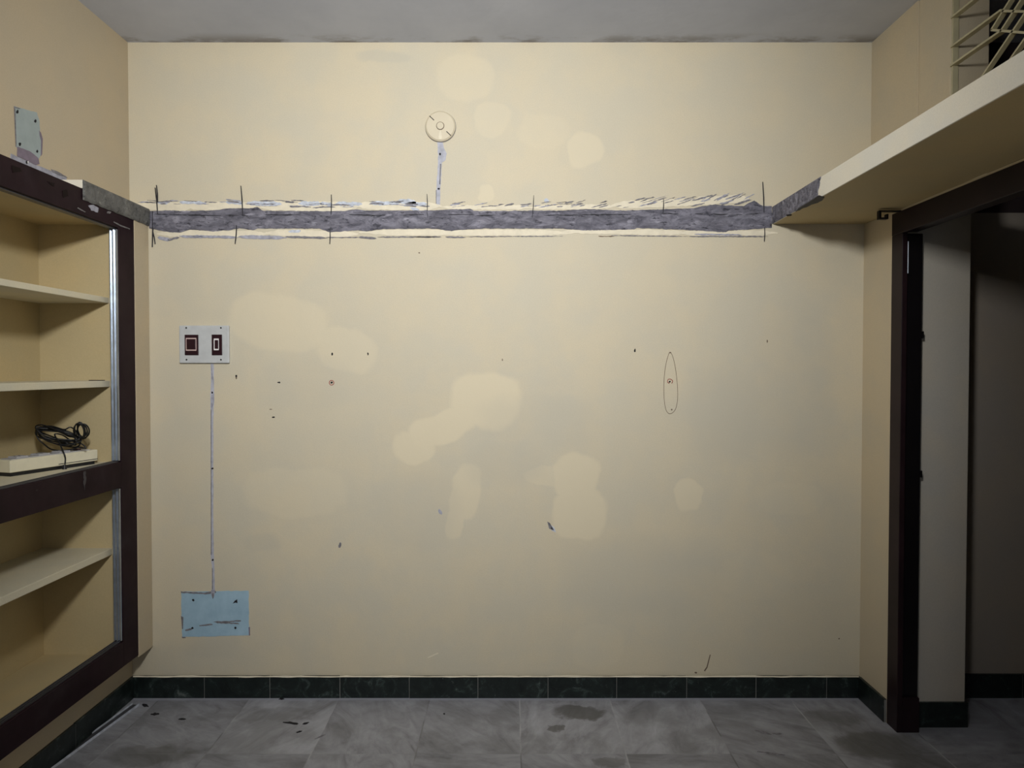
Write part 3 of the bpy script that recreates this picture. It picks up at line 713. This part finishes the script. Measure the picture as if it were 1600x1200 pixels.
# ------------------------------------------------------------------ exposed blue patches
p = onY(336, 995)
bp = thing('blue_paint_patch', 'light blue rectangle of old paint with four screw holes, low on the back wall', 'paint patch', (p.x, 0, p.z))
obj('patch', (lambda bm: (wall_poly(bm, rag([(283, 924.5), (388.5, 923), (389, 992.5), (284.5, 995.5), (283.5, 960)], amp=.5, seed=12), 0, .0012), bm)[1])(bmesh.new()), M['blue'], bp)
for x, y, r in ((302, 937.8, 3.8), (300.5, 981.3, 3.4), (367.5, 981.3, 3.6)): mark('screw_hole', dot(x, y, r, r), M['hole'], bp, th=.002)
mark('screw_hole', [(363.5, 943), (367, 938.5), (370.5, 936.5), (371, 942.5), (368, 941.5)], M['hole'], bp, th=.002)
mark('torn_edge', rag([(282.5, 924), (300, 925), (320, 926), (336, 923), (338, 926), (330, 927.5), (321, 929), (300, 927.5), (283, 926.5)], amp=.5, seed=14), M['scratch'], bp, th=.0018)
mark('torn_edge', [(282.8, 963), (286.5, 964), (286, 983), (284.5, 983)], M['scratch'], bp, th=.0018)
mark('torn_edge', rag([(284, 995), (289, 995), (290, 997), (285, 997)], amp=.2, seed=3), M['scratch'], bp, th=.0018)
mark('torn_edge', [(388.3, 980), (390.5, 980), (390.5, 993), (389, 993)], M['purple'], bp, th=.0018)
mark('scuff', rag([(333, 972), (340, 970.5), (355, 970.5), (376, 969), (377, 970.5), (356, 972.5), (372, 973.5), (374, 975.5), (355, 974.5), (340, 974)], amp=.5, seed=15), M['scratch'], bp, th=.0018)
mark('scuff', rag([(311, 977), (330, 974.5), (333, 976), (322, 978), (312, 978.5)], amp=.4, seed=16), M['scratch'], bp, th=.0018)
mark('scuff', rag([(289, 984), (296, 982), (302, 982), (299, 984.5), (290, 986)], amp=.4, seed=17), M['scratch'], bp, th=.0018)
mark('filler_tongue', [(329.5, 922), (336, 922), (335, 931), (332.5, 936), (330, 929)], M['greyblue'], bp, th=.0022)
mark('scuff', [(331.5, 927), (334, 927), (333.6, 934), (332.5, 936), (331.4, 932)], M['scratch'], bp, th=.0026)

p = onX(45, 250, XLU)
up = thing('blue_paint_patch', 'small light blue paint patch high on the left wall over the cupboard', 'paint patch', p)
M['blue_grey'] = simple('faded_blue_grey_paint', (0.33, 0.39, 0.395), 0.65, var=0.08, scale=20)
xmark('patch', rag([(22.3, 165.5), (40, 171), (58, 176), (62, 190), (62.5, 205), (66, 215), (65.5, 240), (61, 248), (50, 243), (35, 234), (25, 230)], amp=.35, seed=5), XLU, M['blue_grey'], up)
xmark('undercoat_strip', rag([(27, 229), (36, 232), (48, 237), (60, 247), (62, 256), (56, 258), (27, 244)], amp=.3, seed=6), XLU + .0008, M['purple'], up)
xmark('torn_edge', [(22, 166), (32, 169.5), (31, 170.5), (24, 168.5), (26, 229), (24.8, 229)], XLU + .0008, M['scratch'], up)
xmark('torn_edge', [(61.5, 204), (64, 207), (67, 217), (66, 241), (64, 244), (64.5, 220), (62, 211)], XLU + .0008, M['purple'], up)
for x, y, r in ((27.5, 174.5, 4.6), (55.5, 189, 4), (31.5, 225, 4.8), (58.2, 236.5, 3.6)): xmark('screw_hole', dot(x, y, r * .85, r * 1.2, seed=2), XLU + .0012, M['hole'], up)
xmark('putty_line', rag([(17, 240), (30, 246), (60, 259), (80, 267), (104, 278), (104, 292), (60, 276), (17, 256)], amp=.4, seed=7), XLU, M['greyblue'], wall_left)
xmark('chip', dot(42.5, 253.5, 4, 5, seed=1), XLU + .0009, M['hole'], wall_left); xmark('chip', dot(44, 253, 2.2, 3, seed=2), XLU + .0016, M['white'], wall_left)
xmark('scratch', rag([(80, 264), (90, 268), (103, 275), (106, 278), (92, 273), (82, 269)], amp=.5, seed=8), XLU + .0009, M['scratch'], wall_left)

# ------------------------------------------------------------------ storage loft slab
XF = 1.150; ZL0, ZL1 = 2.1105, 2.185
loft = thing('storage_loft', 'cream concrete loft shelf running above the doorway along the right wall', 'loft shelf', (1.36, -2.1, ZL0))
obj('slab', B(XF + .006, XRD + .0, YN, -.0005, ZL0, ZL1, bev=.001), M['niche'], loft)  # shade under the loft painted in; only the fascia gets pale paint
obj('fascia', B(XF, XF + .0065, YN, -.0005, ZL0 - .0005, ZL1 + .0005, bev=.002), M['loft'], loft)['label'] = 'pale cream front edge'
bm = bmesh.new(); g = []; NX = 70
for i in range(NX + 1):
    u = i / NX; Y = -.001 - .484 * u; col = []
    for k in range(11):
        v = k / 10; Z = ZL1 + .001 - (ZL1 - ZL0 + .001) * v
        Yk = Y + (.035 * v * u)
        if i == NX: Yk += .012 * noise.noise(Vector((v * 7, 2, 0)))
        th = .004 + .003 * noise.noise(Vector((Y * 40, Z * 70, 9))) + .0015 * noise.noise(Vector((Y * 120, Z * 200, 9)))
        if k in (0, 10) or i in (0, NX): th = .0004
        col.append(bm.verts.new((XF - max(th, .0004), Yk, Z)))
    g.append(col)
for i in range(NX):
    for k in range(10): bm.faces.new((g[i][k], g[i][k + 1], g[i + 1][k + 1], g[i + 1][k]))
obj('cement_face', bm, M['cement'], loft, smooth=True)['label'] = 'rough grey cement cut face'
bm = bmesh.new(); prism(bm, [onZ(x, y, ZL0 - .003) for x, y in rag([(1279, 306), (1288, 309), (1284, 314), (1262, 323), (1243, 331), (1247, 326)], amp=.5, seed=2)], (0, 0, .003))
obj('cement_smear', bm, M['cement_wet'], loft)
bm = bmesh.new(); prism(bm, [onZ(x, y, ZL0 - .001) for x, y in ((1228, 336), (1237, 334.5), (1237, 337), (1230, 338))], (0, 0, .001)); obj('nail_hole', bm, M['hole'], loft)
# small iron hook at the end of the door frame
h0 = onX(1380, 340, 1.50); hb = Vector((1.525, -.285, 2.098))
hk = thing('iron_bracket', 'small black iron bracket under the loft beside the top of the door frame', 'bracket', hb)
bm = bmesh.new(); box(bm, 1.470, 1.557, -.292, -.272, 2.100, 2.1045, bev=.0008)
obj('bar', bm, M['iron'], hk)
bm = bmesh.new(); prism(bm, [Vector(p) for p in ((1.470, -.292, 2.0995), (1.470, -.292, 2.070), (1.506, -.292, 2.070), (1.506, -.292, 2.090), (1.500, -.292, 2.090), (1.500, -.292, 2.076), (1.478, -.292, 2.076), (1.478, -.292, 2.0995))], (0, .02, 0))
obj('clip', bm, M['iron'], hk)

# ------------------------------------------------------------------ door frame (setting)
door = thing('door_1', None, None, (1.60, -.70, 0), kind='structure')
PY0, PY1 = -.306, -.229
for s, (ya, yb) in enumerate(((PY0, PY1), (-1.16, -1.083))):
    bm = bmesh.new()
    yi = ya if s == 0 else yb
    sg = 1 if s == 0 else -1
    box(bm, XRD - .002, 1.577, ya, yb, 0, 2.012, bev=.002)
    y2 = (ya + .014) if s == 0 else (yb - .014)
    fp = obj('frame_post', bm, M['door_wood'], door)
    obj('rebate', B(1.5768, 1.645, min(y2, yb if s == 0 else ya), max(y2, yb if s == 0 else ya), 0, 2.012, bev=.0015), M['black'], fp)
bm = bmesh.new(); box(bm, XRD - .003, 1.577, -1.16, PY1, 2.0122, 2.102, bev=.002); box(bm, 1.577, 1.645, -1.16, PY1, 2.026, 2.102)
obj('header', bm, M['door_wood'], door)
obj('frame_foot', B(1.577, 1.645, PY0 + .001, PY0 + .02, 0, .14), M['door_wood'], door)
for y in (523, 741):
    q = onY(1447, y, -.292)
    obj('hinge_leaf', B(1.640, 1.656, -.290, -.262, q.z - .014, q.z + .014, bev=.002), M['iron'], door)
q = onX(1413, 405, 1.577)
bm = bmesh.new(); box(bm, 1.5775, 1.583, PY0 + .001, PY0 + .014, 1.85, 1.98, bev=.002)
obj('post_highlight', bm, M['alu'], door)  # metal sliver added as a bright reflected highlight on the dark post

# ------------------------------------------------------------------ ventilation grille over the door
YG0, YG1 = -.545, -1.447
win = thing('window_1', None, None, (1.60, -1.0, ZL1), kind='structure')
bm = bmesh.new()
def gbar(bm, y0, z0, y1, z1, xa=1.585, xb=1.605, t=.0035):
    a, b = Vector((0, y0, z0)), Vector((0, y1, z1)); dd = (b - a).normalized(); n = Vector((0, -dd.z, dd.y)) * t
    prism(bm, [Vector((xa, *(q.yz))) for q in (a + n, b + n, b - n, a - n)], (xb - xa, 0, 0))
bm.free()
obj('grille_edge', B(1.592, 1.612, YG0 - .006, YG0 + .002, ZL1, 2.84), M['grille'], win)
obj('grille_edge', B(1.592, 1.612, YG1, YG1 + .006, ZL1, 2.84), M['grille'], win)
YM = 2 * -1.0
def mir(y): return YM - y
for z, ye in ((2.739, -1.447), (2.634, -.802), (2.567, -.798), (2.28, -1.447)):
    bm = bmesh.new(); gbar(bm, YG0, z, ye, z)
    obj('grille_bar', bm, M['grille'], win)
    if ye > -1.4:
        bm = bmesh.new(); gbar(bm, mir(ye), z, YG1, z); obj('grille_bar', bm, M['grille'], win)
for (a, b) in (((-.755, 2.593), (-.905, 2.686)), ((-.798, 2.566), (-.975, 2.672)), ((-.700, 2.450), (-1.04, 2.650)), ((-.80, 2.43), (-1.09, 2.60)),
               ((-.755, 2.593), (-1.0, 2.460)), ((-.802, 2.631), (-1.05, 2.500)), ((-.86, 2.66), (-1.09, 2.54)), ((-.700, 2.450), (-.86, 2.36))):
    bm = bmesh.new(); gbar(bm, a[0], a[1], b[0], b[1], xb=1.603, xa=1.587)
    obj('lattice_bar', bm, M['grille'], win)

# ------------------------------------------------------------------ odds and ends on the floor
a = onZ(212, 1102); b = onZ(78, 1200)
dd = (b - a).normalized(); nn = Vector((-dd.y, dd.x, 0));
if nn.x < 0: nn = -nn
ms = thing('metal_strip', 'thin grey metal strip lying on the floor along the left skirting', 'metal strip', (a + b) / 2)
bm = bmesh.new()
def fstrip(bm, p, q, v0, v1, z0, z1):
    prism(bm, [p + nn * v0 + Vector((0, 0, z0)), q + nn * v0 + Vector((0, 0, z0)), q + nn * v1 + Vector((0, 0, z0)), p + nn * v1 + Vector((0, 0, z0))], (0, 0, z1 - z0))
q = b + dd * .15
fstrip(bm, a, q, -.014, .014, 0.0, .003); 
obj('web', bm, M['track'], ms)
bm = bmesh.new(); fstrip(bm, a, q, -.017, -.014, 0, .009); obj('flange', bm, M['putty'], ms)
bm = bmesh.new(); fstrip(bm, a, q, .014, .017, 0, .009); obj('flange', bm, M['putty'], ms)
for i, (x, y, w_, h_, r) in enumerate(((242, 1115.5, 11, 4, -.1), (284, 1123.5, 11, 2.6, 0), (440, 1091.8, 8, 2.4, 0), (456, 1129.5, 26, 3.2, .12), (477, 1130, 10, 2.4, -.2), (467, 1143, 10, 2, -.3), (694, 1115, 3, 2, 0), (227, 1102, 10, 4, .2), (500, 1151, 18, 1.8, -.4), (1193, 1144, 26, 3, .25), (1215, 1146, 14, 2.4, .1), (1205, 1177, 40, 2.6, .15))):
    bm = bmesh.new(); prism(bm, [onZ(px_, py_, .0012) for px_, py_ in dot(x, y, w_, h_, r, n=14, jag=.35)], (0, 0, -.0012))
    obj('floor_chip', bm, M['hole'] if i < 8 else M['scratch'], floor_o)
